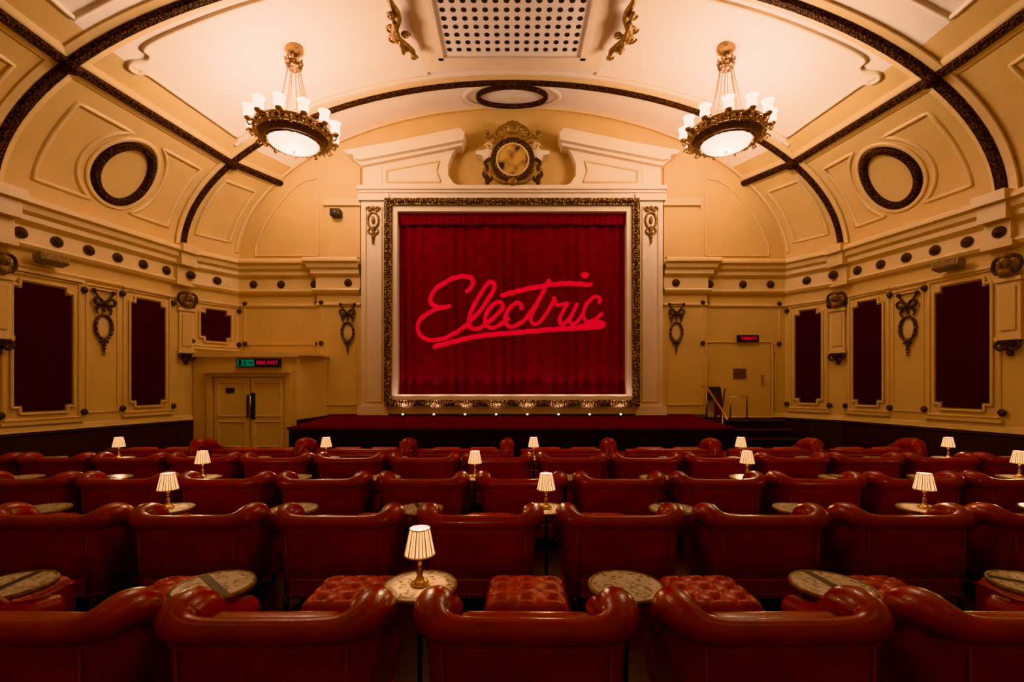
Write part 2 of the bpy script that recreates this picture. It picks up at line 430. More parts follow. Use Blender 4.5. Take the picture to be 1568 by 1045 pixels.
# ------------------------------------------------------------------ wall panels
def stepped(w,z0,z1,s=.13):
    h=w/2
    return [(-h+s,z0),(h-s,z0),(h-s,z0+s),(h,z0+s),(h,z1-s),(h-s,z1-s),(h-s,z1),(-h+s,z1),(-h+s,z1-s),(-h,z1-s),(-h,z0+s),(-h+s,z0+s)]
def frame_rect(b,M,x0,x1,z0,z1,r=.03,mat=TRIM,y=-.01):
    b.tube([(x0,y,z0),(x1,y,z0),(x1,y,z1),(x0,y,z1)],r,mat,M,n=6,closed=False,smooth=False)
    b.tube([(x0,y,z1),(x0,y,z0)],r,mat,M,n=6,smooth=False)
def small_ros(b,M,r=.06): 
    b.ell((0,-.03,0),(r,.05,r),DKORN,M,10,6)
def panel(name,side,da,db,z0,z1,ros=True):
    dc=(da+db)/2; M=wallM(side,dc,0); w=abs(db-da)*1.03
    b=Bd(); s=.12; h=w/2
    o=stepped(w,z0,z1,s)
    b.prism(o,-.035,-.005,MAROON,M)
    g=.05
    oo=stepped(w+2*g,z0-g,z1+g,s)
    P=[(x,-.03,z) for x,z in oo]; P.append(P[0])
    for i in range(len(P)-1): b.tube([P[i],P[i+1]],.025,TRIM,M,n=6,smooth=False)
    frame_rect(b,M,-h-.16,h+.16,z0-.16,z1+.16,.035)
    b.box((-h-.22,-.07,z0-.26),(h+.22,0,z0-.2),TRIM,M); b.box((-h-.22,-.07,z1+.2),(h+.22,0,z1+.26),TRIM,M)
    if ros:
        for xx in (-h-.22,h+.22):
            for zz in (z0-.06,z1+.06): small_ros(b,M@Matrix.Translation((xx,-.02,zz)),.07)
    b.obj(name)
ZT=E+2.08; ZB=E-.44
for i,(s_,a,c,z0,z1) in enumerate(((1,9.70,8.83,ZB,ZT),(1,11.50,10.85,ZB,ZT),(1,12.80,12.2,ZB,ZT),
      (-1,9.41,8.53,ZB-.04,ZT-.10),(-1,11.36,10.6,ZB,ZT-.02),(-1,12.85,12.15,E+1.25,ZT),(1,7.3,6.4,ZB,ZT),(-1,7.3,6.4,ZB,ZT),(1,5.1,4.2,ZB,ZT),(-1,5.1,4.2,ZB,ZT))):
    panel('acoustic_wall_panel',s_,a,c,z0,z1)
b=Bd()
for s_,a,c in ((1,10.7,9.85),(-1,10.42,9.58),(1,8.15,7.5),(-1,8.15,7.5)):
    M=wallM(s_,(a+c)/2,0); w=(a-c)/2*1.03-.12
    frame_rect(b,M,-w,w,ZB-.12,ZT+.1,.022)
b.obj('trim_wall_panel_mouldings')
# ------------------------------------------------------------------ wreath ornament
def wreath(name,M):
    b=Bd(); y=-.05
    for s_ in (-1,1):
        b.tube(catmull([(s_*.2,y,.75),(s_*.14,y,.66),(s_*.05,y,.55),(0,y,.5)],4),.022,DKORN,M)
        b.tube(catmull([(0,y,.5),(s_*.12,y-.03,.6),(s_*.2,y-.03,.56),(s_*.16,y-.03,.46),(0,y,.48)],5),.03,DKORN,M)
        b.tube(catmull([(0,y,.5),(s_*.1,y,.42),(s_*.15,y,.34),(s_*.12,y,.26)],5),[.03]*10+[.018]*6,DKORN,M)
        b.ell((s_*.2,y,.76),(.045,.04,.045),DKORN,M)
    b.tube([(-.2,y,.76),(.2,y,.76)],.014,DKORN,M)
    b.ell((0,y-.02,.5),(.06,.05,.06),DKORN,M)
    ring=[(.165*math.cos(2*PI*i/32),y,.27*math.sin(2*PI*i/32)-.02) for i in range(32)]
    b.tube(ring,.032,DKORN,M,closed=True)
    ring=[(.165*math.cos(2*PI*i/28),y-.025,.27*math.sin(2*PI*i/28)-.02) for i in range(28)]
    for p in ring[::2]: b.ell(p,.024,GOLD,M,8,6)
    b.ell((0,-.01,-.02),(.13,.015,.23),TRIM,M,16,8)
    b.tube([(0,y,.3),(0,y,.48)],.02,DKORN,M)
    for i,(z,r) in enumerate(((-.33,.05),(-.41,.04),(-.49,.034),(-.56,.025),(-.62,.018))): b.ell((0,y,z),(r,.03,r*1.1),DKORN,M,10,6)
    for s_ in (-1,1): b.ell((s_*.06,y,-.34),(.04,.03,.03),DKORN,M)
    b.obj(name)
wreath('ribbon_wreath_ornament',wallM(1,10.25,E+1.32)); wreath('ribbon_wreath_ornament',wallM(-1,10.0,E+1.32))
wreath('ribbon_wreath_ornament',frontM(X(533,12.8),Z(508,12.8),12.8)); wreath('ribbon_wreath_ornament',frontM(X(1035,12.8),Z(508,12.8),12.8))
# ------------------------------------------------------------------ wall brackets (herm pilasters)
def herm(M):
    b=Bd()
    b.box((-.17,-.08,.9),(.17,0,1.98),TRIM,M); b.box((-.20,-.12,.86),(.20,0,.94),TRIM,M); b.box((-.20,-.13,1.96),(.20,0,2.03),TRIM,M)
    b.box((-.11,-.11,1.05),(.11,-.07,1.86),CREAM,M)
    S=M@Matrix.Translation((0,0,2.03))@Matrix.Diagonal((.78,.8,.85,1))@Matrix.Translation((0,0,-2.03))
    b.ell((0,-.24,2.33),(.11,.12,.14),PLBR,S); b.ell((0,-.2,2.49),(.15,.12,.07),PLBR,S)
    b.ell((0,-.2,2.14),(.15,.13,.11),PLBR,S)
    b.ell((0,-.36,2.31),(.025,.03,.04),PLBR,S,8,6)
    for e_ in (-.045,.045): b.ell((e_,-.34,2.36),(.018,.02,.014),DKORN,S,8,6)
    b.ell((0,-.345,2.25),(.04,.02,.012),DKORN,S,8,6)
    for s_ in (-1,1):
        b.tube(catmull([(s_*.12,-.18,2.5),(s_*.24,-.16,2.42),(s_*.26,-.16,2.25),(s_*.17,-.18,2.13),(s_*.1,-.2,2.2)],5),.04,DKORN,S)
        b.tube(catmull([(s_*.12,-.1,.86),(s_*.18,-.12,.76),(s_*.1,-.12,.68),(s_*.03,-.12,.74)],5),.028,DKORN,M)
    b.lathe([(0,.56),(.04,.58),(.055,.62),(.04,.65),(.09,.71),(.13,.78),(.16,.86)],DKORN,c=(0,-.04,0),M=M,seg=12)
    b.obj('carved_herm_bracket')
herm(wallM(1,11.9,E)); herm(wallM(-1,11.9,E)); herm(wallM(1,8.5,E)); herm(wallM(-1,8.28,E))
for s_,d in ((1,9.35),(-1,8.95)):
    b=Bd(); M=wallM(s_,d,E+2.42)@Matrix.Rotation(R(-14),4,'X')
    b.rbox((-.24,-.36,-.09),(.24,-.12,.09),GREYP,.03,M); b.box((-.2,-.37,-.07),(.2,-.355,.07),BRONZE,M)
    b.box((-.03,-.12,-.03),(.03,.08,.03),BLACK,M)
    b.obj('wall_speaker')
# ------------------------------------------------------------------ front wall architecture
b=Bd()
for s_ in (-1,1):
    x0,x1=(X(490),X(553,12.8)); xa,xb=(min(s_*-x0,s_*-x1),max(s_*-x0,s_*-x1))
    b.box((xa,12.8,1.0),(xb,13,ZS-.9),CREAM)
    x0=X(500); xa,xb=(min(s_*-x0,s_*-X(553)),max(s_*-x0,s_*-X(553)))
    b.box((xa,12.9,ZS-.05),(xb,13,Z(318)),CREAM); b.box((xa-.05,12.82,Z(318)),(xb+.05,13,Z(308)),TRIM)
    b.box((xa,12.92,Z(308)),(xb,13,Z(245)),CREAM)
    def fr(px0,px1,py0,py1,yy,r=.022):
        a,c=X(px0),X(px1)
        if s_>0: a,c=-c,-a
        frame_rect(b,Matrix.Translation((0,yy,0)),a,c,Z(py1),Z(py0),r)
    fr(375,487,466,528,13); fr(380,482,540,640,13) if s_>0 else None
    fr(497,549,466,620,12.8)
    for px,py,yy in ((376,466,13),(486,466,13),(376,527,13),(487,527,13),(497,466,12.8),(497,527,12.8)):
        xx=X(px) if s_<0 else -X(px)
        small_ros(b,Matrix.Translation((xx,yy-.01,Z(py))),.07)
    q=[(X(392),Z(392)),(X(392),Z(378))]+[(X(392+ (487-392)*t),Z(392-14-105*math.sin(t*PI/2)**.8)) for t in (.1,.2,.35,.5,.65,.8,1)]+[(X(487),Z(392))]
    P=[((x if s_<0 else -x),12.98,z) for x,z in q]; P.append(P[0])
    for i in range(len(P)-1): b.tube([P[i],P[i+1]],.025,TRIM,n=6,smooth=False)
b.obj('trim_front_wall_mouldings')
b=Bd(); D=12.7
def PX(p): return X(p,D)
def PZ(p): return Z(p,D)
for s_ in (-1,1):
    def bx(p0,p1,q0,q1,y0,y1,mat):
        a,c=(p0,p1) if s_<0 else (1568-p1,1568-p0)
        b.box((PX(a),y0,PZ(q1)),(PX(c),y1,PZ(q0)),mat)
    bx(553,594,305,634,D,13,WHITE); bx(557,588,312,622,D-.03,D,WHITE)
    bx(549,596,622,636,D-.1,13,WHITE); bx(549,596,298,308,D-.08,13,WHITE)
    bx(560,585,256,290,D-.02,13,WHITE)
    for (u0,u1) in ((561,585),):
        a,c=(u0,u1) if s_<0 else (1568-u1,1568-u0)
        frame_rect(b,Matrix.Translation((0,D-.03,0)),PX(a),PX(c),PZ(615),PZ(318),.02,TRIM)
b.box((PX(551),D-.02,PZ(308)),(PX(1017),13,PZ(288)),WHITE)
b.box((PX(548),D-.12,PZ(292)),(PX(1020),13,PZ(286)),WHITE); b.box((PX(550),D-.07,PZ(296)),(PX(1018),13,PZ(292)),WHITE)
b.box((PX(590),D-.02,PZ(634)),(PX(978),13,PZ(622)),WHITE)
for s_ in (-1,1):
    def m2(px,py): return (PX(px) if s_<0 else -PX(px),PZ(py))
    body=[(556,250),(640,234),(702,222),(692,236),(686,252),(686,268),(694,280),(708,287),(708,291),(556,291)]
    b.prism([m2(*p) for p in body],D,13,WHITE)
    rk=[(531,238),(600,226),(706,204),(713,212),(711,222),(640,236),(556,252),(548,250),(545,244),(536,243)]
    b.prism([m2(*p) for p in rk],D-.28,13,WHITE)
    rk2=[(542,246),(712,216),(708,227),(556,257)]
    b.prism([m2(*p) for p in rk2],D-.14,13,WHITE)
    pn=[(592,262),(672,247),(668,262),(674,279),(592,279)]
    P=[(m2(*p)[0],D-.01,m2(*p)[1]) for p in pn]; P.append(P[0])
    for i in range(len(P)-1): b.tube([P[i],P[i+1]],.028,TRIM,n=6,smooth=False)
b.obj('proscenium_surround')
b=Bd()
def rectframe(b,x0,x1,z0,z1,w,y0,y1,mat):
    b.box((x0,y0,z0),(x0+w,y1,z1),mat); b.box((x1-w,y0,z0),(x1,y1,z1),mat)
    b.box((x0+w,y0,z1-w),(x1-w,y1,z1),mat); b.box((x0+w,y0,z0),(x1-w,y1,z0+w),mat)
FX0,FX1,FZ0,FZ1=PX(591),PX(977),PZ(623),PZ(307)
rectframe(b,FX0,FX1,FZ0,FZ1,.19,D-.18,13,GOLDF)
rectframe(b,FX0+.19,FX1-.19,FZ0+.19,FZ1-.19,.15,D-.10,13,WHITE)
n=84
for i in range(n):
    z=FZ0+.1+(FZ1-FZ0-.2)*i/(n-1)
    for xx in (FX0+.095,FX1-.095): b.ell((xx,D-.18,z),(.055,.05,.036),GOLDF,None,8,6)
n=100
for i in range(n):
    xx=FX0+.1+(FX1-FX0-.2)*i/(n-1)
    for z in (FZ0+.095,FZ1-.095): b.ell((xx,D-.18,z),(.036,.05,.055),GOLDF,None,8,6)
b.obj('gilded_proscenium_frame')
for s_ in (-1,1):
    b=Bd(); M=frontM(s_*-PX(572) if s_>0 else PX(572),PZ(345),D-.03)
    ring=[(.15*math.cos(2*PI*i/24),-.03,.22*math.sin(2*PI*i/24)+.12) for i in range(24)]
    b.tube(ring,.03,GOLD,M,closed=True); b.ell((0,-.03,.12),(.05,.05,.11),GOLD,M)
    for q in (-1,1):
        b.tube([(p[0]*q,p[1],p[2]) for p in spiral((.11,-.04,.42),.08,1.2,1,plane='xz')],.022,GOLD,M)
        b.tube(catmull([(q*.1,-.03,-.1),(q*.14,-.03,-.2),(q*.05,-.03,-.28),(0,-.03,-.34)],4),.025,GOLD,M)
    for z,r in ((.46,.05),(-.12,.06),(-.24,.05),(-.36,.045),(-.45,.03),(-.52,.022)): b.ell((0,-.04,z),(r,.05,r*1.2),GOLD,M)
    b.obj('gilded_pilaster_pendant')
b=Bd(); M=frontM(PX(785),PZ(247),D-.05)
Ry=M@Matrix.Rotation(PI/2,4,'X')
b.lathe([(0,-.25),(.60,-.25),(.60,0.0),(.57,.03),(.0,.03)],GOLD,M=Ry,seg=40)
ring=lambda r,y,n=48:[(r*math.cos(2*PI*i/n),y,r*math.sin(2*PI*i/n)) for i in range(n)]
b.tube(ring(.56,-.05),.05,DKORN,M,closed=True); b.tube(ring(.44,-.05),.028,TRIM,M,closed=True)
b.lathe([(0,.05),(.42,.04)],PAINTING,M=Ry,seg=40)
for p in ring(.5,-.06,36): b.ell(p,.03,GOLDF,M,8,6)
for q in (-1,1):
    def mm(l): return [(p[0]*q,p[1],p[2]) for p in l]
    b.tube(mm(catmull([(.12,-.05,.98),(.35,-.06,.85),(.5,-.06,.66),(.68,-.05,.62),(.76,-.05,.72),(.66,-.05,.76)],6)),.055,GOLD,M)
    b.tube(mm(spiral((.3,-.1,.70),.19,1.5,-1,plane='xz')),.04,GOLD,M)
    b.tube(mm(catmull([(.62,-.05,.02),(.76,-.05,-.08),(.70,-.05,-.25),(.80,-.05,-.42),(.64,-.05,-.58),(.56,-.05,-.48)],6)),.05,DKORN,M)
    b.tube(mm(catmull([(.1,-.05,-.66),(.3,-.05,-.62),(.5,-.05,-.5),(.62,-.05,-.3)],6)),.06,GOLD,M)
    b.ell((q*.70,-.04,-.58),(.07,.05,.17),DKORN,M); b.ell((q*.76,-.04,-.33),(.08,.06,.12),GOLD,M)
    b.prism([(q*.50,.0),(q*.74,.0),(q*.80,.06),(q*.84,.12),(q*1.02,.16),(q*1.02,.26),(q*.78,.27),(q*.70,.36),(q*.62,.50),(q*.50,.52)],-.04,.3,WHITE,M)
    b.tube(mm(spiral((.66,-.06,.36),.11,1.3,1,plane='xz')),.025,TRIM,M)
    b.ell((q*.50,-.08,.52),(.10,.07,.10),GOLD,M)
b.ell((0,-.1,.85),(.2,.1,.18),GOLD,M)
for i in range(7):
    a=PI*(i+.5)/7; b.tube([(0,-.12,.75),(.27*math.cos(a),-.1,.75+.28*math.sin(a))],[.03,.05],GOLD,M)
b.ell((0,-.1,-.64),(.14,.08,.1),GOLD,M)
b.obj('gilded_crest_cartouche')
# ------------------------------------------------------------------ curtain + script
CX0,CX1=FX0+.33,FX1-.33; CZ0,CZ1=FZ0+.33,FZ1-.33
def cy(x,z=None):
    ph=1.5*math.sin(4.1*x)+1.2*math.sin(2.3*x+1)
    return 12.86+.05*math.sin(x*2*PI/.34+ph)+.012*math.sin(x*2*PI/.15+2*ph)+.025*math.sin(3.1*x)
b=Bd(); NX=420; NZ=26; vs=[];fs=[]
for j in range(NZ+1):
    for i in range(NX+1):
        x=CX0+(CX1-CX0)*i/NX; v=j/NZ
        z=CZ0-.02+(CZ1-CZ0)*v
        if j==0: z+= .05*abs(math.sin((x-CX0)/(CX1-CX0)*PI*5))
        amp=.6+.5*(1-v)
        vs.append((x,12.86+(cy(x)-12.86)*amp,z))
for j in range(NZ):
    for i in range(NX): a=j*(NX+1)+i; fs.append((a,a+1,a+NX+2,a+NX+1))
b.add(vs,fs,VELVET,True)
vs=[];fs=[]
for j in range(5):
    for i in range(NX+1):
        x=CX0+(CX1-CX0)*i/NX; vs.append((x,12.74+.02*math.sin(x*2*PI/.16),CZ1-.32*(1-j/4)-(.02*abs(math.sin(x*4)) if j==0 else 0)))
for j in range(4):
    for i in range(NX): a=j*(NX+1)+i; fs.append((a,a+1,a+NX+2,a+NX+1))
b.add(vs,fs,VELVET,True)
b.box((CX0,12.95,CZ0-.1),(CX1,12.98,CZ1),DARKV)
b.obj('velvet_stage_curtain')
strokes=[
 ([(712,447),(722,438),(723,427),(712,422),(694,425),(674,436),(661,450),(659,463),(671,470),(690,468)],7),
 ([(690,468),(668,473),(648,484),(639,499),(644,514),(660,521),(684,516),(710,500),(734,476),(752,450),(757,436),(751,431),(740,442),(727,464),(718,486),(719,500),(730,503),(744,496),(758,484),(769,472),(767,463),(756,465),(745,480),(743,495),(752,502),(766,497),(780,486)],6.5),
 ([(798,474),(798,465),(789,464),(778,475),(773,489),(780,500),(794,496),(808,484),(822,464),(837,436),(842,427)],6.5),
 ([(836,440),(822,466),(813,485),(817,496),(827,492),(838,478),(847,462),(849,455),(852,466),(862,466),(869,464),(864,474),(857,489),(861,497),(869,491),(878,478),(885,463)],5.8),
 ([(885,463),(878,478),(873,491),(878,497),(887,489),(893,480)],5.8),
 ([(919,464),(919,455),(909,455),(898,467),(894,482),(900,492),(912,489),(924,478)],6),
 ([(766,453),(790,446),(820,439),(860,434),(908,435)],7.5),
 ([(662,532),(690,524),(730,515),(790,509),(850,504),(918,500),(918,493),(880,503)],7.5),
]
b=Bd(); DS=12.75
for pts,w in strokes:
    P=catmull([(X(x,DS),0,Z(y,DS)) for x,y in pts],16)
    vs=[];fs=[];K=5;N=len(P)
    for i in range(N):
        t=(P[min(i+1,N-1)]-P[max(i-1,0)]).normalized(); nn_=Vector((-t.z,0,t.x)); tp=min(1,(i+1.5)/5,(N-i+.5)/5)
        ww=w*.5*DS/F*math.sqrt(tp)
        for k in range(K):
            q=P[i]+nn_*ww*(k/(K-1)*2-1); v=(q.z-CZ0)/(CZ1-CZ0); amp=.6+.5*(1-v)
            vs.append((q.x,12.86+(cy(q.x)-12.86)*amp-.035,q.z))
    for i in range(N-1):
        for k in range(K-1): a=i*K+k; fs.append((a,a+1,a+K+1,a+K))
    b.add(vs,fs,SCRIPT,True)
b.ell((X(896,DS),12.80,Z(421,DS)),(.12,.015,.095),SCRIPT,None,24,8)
b.obj('projected_script_ribbon',recalc=False)  # lettering projected as light, put in as an emissive ribbon over the folds
# ------------------------------------------------------------------ stage
ZSF=.85; ZSB=.98
b=Bd()
vs=[(-5.05,10.3,0),(5.05,10.3,0),(5.05,12.98,0),(-5.05,12.98,0),(-5.05,10.3,ZSF),(5.05,10.3,ZSF),(5.05,12.98,ZSB),(-5.05,12.98,ZSB)]
b.add(vs,[(0,1,5,4),(1,2,6,5),(3,0,4,7)],DARKV); b.add(vs,[(4,5,6,7)],CARPET)
b.box((-5.07,10.25,ZSF-.05),(5.07,10.33,ZSF+.01),CARPET)
for i in range(21):
    xx=-4.9+i*.49; b.tube([(xx,10.29,.02),(xx,10.29,ZSF-.06)],.03,DARKV,n=6)
b.obj('stage')
for i in range(8):
    px=617+47.6*i; x=X(px,12.35); zb=ZSF+(12.35-10.3)/2.68*(ZSB-ZSF)
    b=Bd(); b.lathe([(0,0),(.05,0),(.05,.04),(.04,.07)],BLACK,seg=14); b.ell((0,-.03,.07),(.034,.03,.026),FOOTL,None,12,8)
    o=b.obj('stage_footlight',loc=(x,12.35,zb+.002))
    l=bpy.data.lights.new('footlight_beam','SPOT'); l.energy=20; l.color=(1,.80,.72); l.spot_size=R(120); l.spot_blend=1; l.shadow_soft_size=.04
    lo=bpy.data.objects.new('footlight_beam',l); sc.collection.objects.link(lo); lo.parent=o; lo.location=(0,-.05,.16); lo.rotation_euler=(R(158),0,0)
b=Bd()
for i in range(4):
    b.box((5.12,11.35+i*.3,0),(7.35,12.9 if i==3 else 11.35+(i+1)*.3,.22*(i+1)),DARKV)
    b.box((5.12,11.33+i*.3,.22*(i+1)-.03),(7.35,11.37+i*.3,.22*(i+1)),BRONZE)
b.obj('stage_steps')
b=Bd()
for d in (11.45,12.4): b.tube([(5.3,d,.22 if d<12 else .88),(5.3,d,1.15 if d<12 else 1.75)],.022,BRASS)
b.tube(catmull([(5.3,11.2,.95),(5.3,11.45,1.15),(5.3,12.4,1.75),(5.3,12.7,1.75)],6),.025,BRASS)
b.tube([(5.9,12.3,.88),(5.9,12.3,1.5),(6.35,12.3,1.5),(6.35,12.3,.88)],.02,BRASS)
b.obj('stage_handrail')
b=Bd(); M=Matrix.Translation((5.66,12.66,.882))
b.box((-.2,-.15,0),(.2,.15,.04),BLACK,M); b.tube([(0,0,0),(0,0,.75)],.03,BLACK,M)
b.box((-.22,-.05,.55),(.22,.02,.9),BLACK,M@Matrix.Rotation(R(-14),4,'X')); b.tube([(.1,-.1,.05),(.22,-.1,.85)],.02,BLACK,M); b.box((-.05,-.12,.1),(.12,-.06,.6),CARPET,M)
b.obj('music_stand')
# ------------------------------------------------------------------ exit vestibule
b=Bd(); zt=Z(545,12.0)
pl=[(-8.40,12.0),(-5.68,12.0),(-5.1,12.98),(-7.8,12.98)]
vs=[(x,y,0) for x,y in pl]+[(x,y,zt) for x,y in pl]
b.add(vs,[(0,1,5,4),(1,2,6,5),(4,5,6,7),(0,3,7,4)],CREAM)
b.box((-8.36,11.9,zt-.04),(-5.62,12.02,zt+.08),TRIM); b.box((-8.3,12.0,zt),(-5.12,12.95,zt+.06),TRIM)
b.add([(-5.66,11.96,0),(-5.06,12.97,0),(-5.06,12.97,.98),(-5.66,11.96,.9)],[(0,1,2,3)],DADO)
D0=12.0
b.box((X(318,D0),11.80,Z(572,D0)),(X(446,D0),12,Z(562,D0)),TRIM); b.box((X(324,D0),11.88,Z(577,D0)),(X(442,D0),12,Z(572,D0)),TRIM)
for px in (324,443): b.box((X(px,D0)-.08,11.92,0),(X(px,D0)+.06,12,Z(573,D0)),TRIM)
b.obj('exit_vestibule')
b=Bd()
xm=X(385,D0); xl=X(331,D0); xr=X(437,D0); zt2=Z(579,D0)
for a,c in ((xl,xm-.012),(xm+.012,xr)):
    b.box((a,11.94,.04),(c,11.99,zt2),TRIM)
    frame_rect(b,Matrix.Translation((0,11.94,0)),a+.1,c-.1,.2,.85,.018); frame_rect(b,Matrix.Translation((0,11.94,0)),a+.1,c-.1,1.0,zt2-.12,.018)
b.box((xm-.012,11.98,.04),(xm+.012,11.992,zt2),BLACK)
b.box((xm+.03,11.91,Z(642,D0)),(xm+.14,11.94,Z(602,D0)),BLACK); b.box((xm-.06,11.89,Z(640,D0)),(xm-.03,11.94,Z(605,D0)),BLACK)
b.box((xl+.30,11.92,Z(602,D0)),(xl+.52,11.94,Z(594,D0)),BLACK)
b.tube([(xm+.05,11.86,Z(635,D0)),(xm+.05,11.86,Z(606,D0))],.012,BRASS)
b.obj('door_1')
def text(body,size,mat,loc,parent):
    c=bpy.data.curves.new('sign_text','FONT'); c.body=body; c.size=size; c.align_x='CENTER'; c.align_y='CENTER'; c.extrude=.004
    c.materials.append(mat); o=bpy.data.objects.new('sign_text',c); sc.collection.objects.link(o)
    o.rotation_euler=(PI/2,0,0); o.location=loc; o.parent=parent
b=Bd(); b.box((-.57,0,-.11),(.57,.08,.11),BLACK); b.box((-.54,-.01,-.085),(-.10,0,.085),GRNSIGN); b.box((-.06,-.008,-.085),(.54,0,.085),DARKV)
b.ell((-.33,-.014,.055),(.016,.006,.016),BLACK); b.tube([(-.33,-.014,.04),(-.345,-.014,-.01),(-.38,-.014,-.06)],.009,BLACK); b.tube([(-.345,-.014,-.01),(-.31,-.014,-.03),(-.315,-.014,-.07)],.009,BLACK)
b.tube([(-.37,-.014,.01),(-.335,-.014,.03),(-.295,-.014,.01)],.008,BLACK); b.tube([(-.23,-.014,0),(-.14,-.014,0)],.01,BLACK); b.tube([(-.17,-.014,.04),(-.135,-.014,0),(-.17,-.014,-.04)],.01,BLACK)
b.box((-.50,-.014,-.07),(-.42,-.009,.07),BLACK)
o=b.obj('fire_exit_sign',loc=(X(395,11.7),11.70,Z(556,11.7)))
text('FIRE EXIT',.135,REDSIGN,(.24,-.012,0),o)
b=Bd(); b.box((-.3,0,-.1),(.3,.08,.1),BLACK); b.box((-.27,-.006,-.075),(.27,0,.075),DARKV)
o=b.obj('toilets_sign',loc=(X(1145,12.88),12.84,Z(519,12.9))); text('TOILETS',.12,REDSIGN,(0,-.012,0),o)
b=Bd(); xa,xb=X(1083),X(1178); zt3=Z(526)
b.box((xa,12.93,.9),(xb,12.985,zt3),CREAM); frame_rect(b,Matrix.Translation((0,12.93,0)),xa-.04,xb+.04,.9,zt3+.03,.03)
b.box((X(1121),12.9,Z(580)),(X(1140),12.93,Z(565)),BRONZE); b.box((X(1163),12.89,Z(590)),(X(1167),12.93,Z(575)),BRASS)
b.obj('door_2')
b=Bd(); b.rbox((-.14,-.2,-.1),(.14,.02,.1),BLACK,.02); b.ell((0,-.2,-.01),(.06,.04,.06),BRONZE); b.box((-.02,0,-.02),(.02,.08,.02),BLACK)
b.obj('projection_spotlight',loc=(X(515,12.8),12.86,Z(327,12.8)))
# ------------------------------------------------------------------ chandeliers
def chandelier(cx):
    root=bpy.data.objects.new('chandelier',None); sc.collection.objects.link(root); root.location=(cx,9.85,E)
    b=Bd(); ztop=(cp(math.acos(abs(cx)/hw(9.85)),9.85).z-E)
    zr=5.44
    b.lathe([(0,ztop+.02),(.2,ztop+.02),(.19,ztop-.05),(.12,ztop-.1),(.05,ztop-.14),(0,ztop-.14)],GOLD,seg=20)
    b.tube([(0,0,ztop-.1),(0,0,7.0)],.025,GOLD)
    b.lathe([(0,7.06),(.1,7.06),(.17,7.0),(.18,6.94),(.15,6.88),(.1,6.84),(.0,6.84)],GOLDF,seg=18)
    for i in range(10):
        a=2*PI*i/10; b.ell((.17*math.cos(a),.17*math.sin(a),7.04),(.03,.03,.05),GOLD,None,8,6)
    for i in range(8):
        a=2*PI*i/8+.2; c,s_=math.cos(a),math.sin(a)
        p0=Vector((.13*c,.13*s_,6.85)); p1=Vector((.34*c,.34*s_,5.75)); n=24
        for k in range(n):
            q=p0.lerp(p1,(k+.5)/n); b.ell(q,(.014,.014,.028),GOLD,None,6,4)
        b.tube([p1,(.5*c,.5*s_,5.62),(.74*c,.74*s_,5.50)],.018,CHBR)
    b.tube([(.35*math.cos(2*PI*i/32),.35*math.sin(2*PI*i/32),5.74) for i in range(32)],.025,GOLD,closed=True)
    b.lathe([(.70,zr-.07),(.77,zr-.07),(.79,zr-.045),(.75,zr-.02),(.76,zr+.05),(.80,zr+.08),(.77,zr+.10),(.70,zr+.10),(.70,zr-.07)],CHBR,seg=48)
    for i in range(36):
        a=2*PI*i/36; b.ell((.77*math.cos(a),.77*math.sin(a),zr+.02),(.03,.03,.04),GOLDF,None,8,6)
        b.ell((.76*math.cos(a),.76*math.sin(a),zr-.09),(.018,.018,.035),GOLD,None,6,4)
    b.lathe([(.70,zr-.05),(.62,zr-.17),(.56,zr-.19),(.52,zr-.17),(.52,zr-.08)],BRONZE,seg=40)
    b.tube([(.54*math.cos(2*PI*i/40),.54*math.sin(2*PI*i/40),zr-.18) for i in range(40)],.028,GOLDF,closed=True)
    b.lathe([(0,zr-.35),(.18,zr-.335),(.34,zr-.29),(.46,zr-.23),(.5,zr-.17)],BOWL,seg=36)
    b.ell((0,0,zr-.37),(.03,.03,.04),GOLD)
    nb=12
    for i in range(nb):
        a=2*PI*i/nb+.13; c,s_=math.cos(a),math.sin(a)
        b.tube(catmull([(.76*c,.76*s_,zr),(.84*c,.84*s_,zr-.06),(.88*c,.88*s_,zr-.01),(.86*c,.86*s_,zr+.04)],4),.02,CHBR)
        b.lathe([(0,.02),(.05,.03),(.085,.07),(.075,.085)],CHBR,c=(.86*c,.86*s_,zr),seg=10)
        b.lathe([(.055,.07),(.095,.12),(.10,.17),(.085,.23),(.105,.29),(.125,.32),(.10,.325),(0,.30)],BULB,c=(.86*c,.86*s_,zr),seg=14)
    for i in range(nb):
        a=2*PI*(i+.5)/nb+.13; M=Matrix.Rotation(a,4,'Z')@Matrix.Translation((.80,0,zr-.06))
        b.tube([(p[0],p[1],p[2]) for p in spiral((0.02,0,-.03),.08,1.1,1,n=10,plane='xz')],.016,CHBR,M,n=6)
    b.obj('chandelier_body',parent=root)
    L=[(.55*math.cos(a),.55*math.sin(a),5.93,104,.30) for a in (.4,.4+PI/2,.4+PI,.4+1.5*PI)]+[(0,0,4.95,115,.3)]
    for x,y,z,e,r in L:
        l=bpy.data.lights.new('chandelier_light','POINT'); l.energy=e; l.color=(1,.80,.63); l.shadow_soft_size=r
        lo=bpy.data.objects.new('chandelier_light',l); sc.collection.objects.link(lo); lo.parent=root; lo.location=(x,y,z)
chandelier(X(450,9.85)); chandelier(X(1112,9.85))
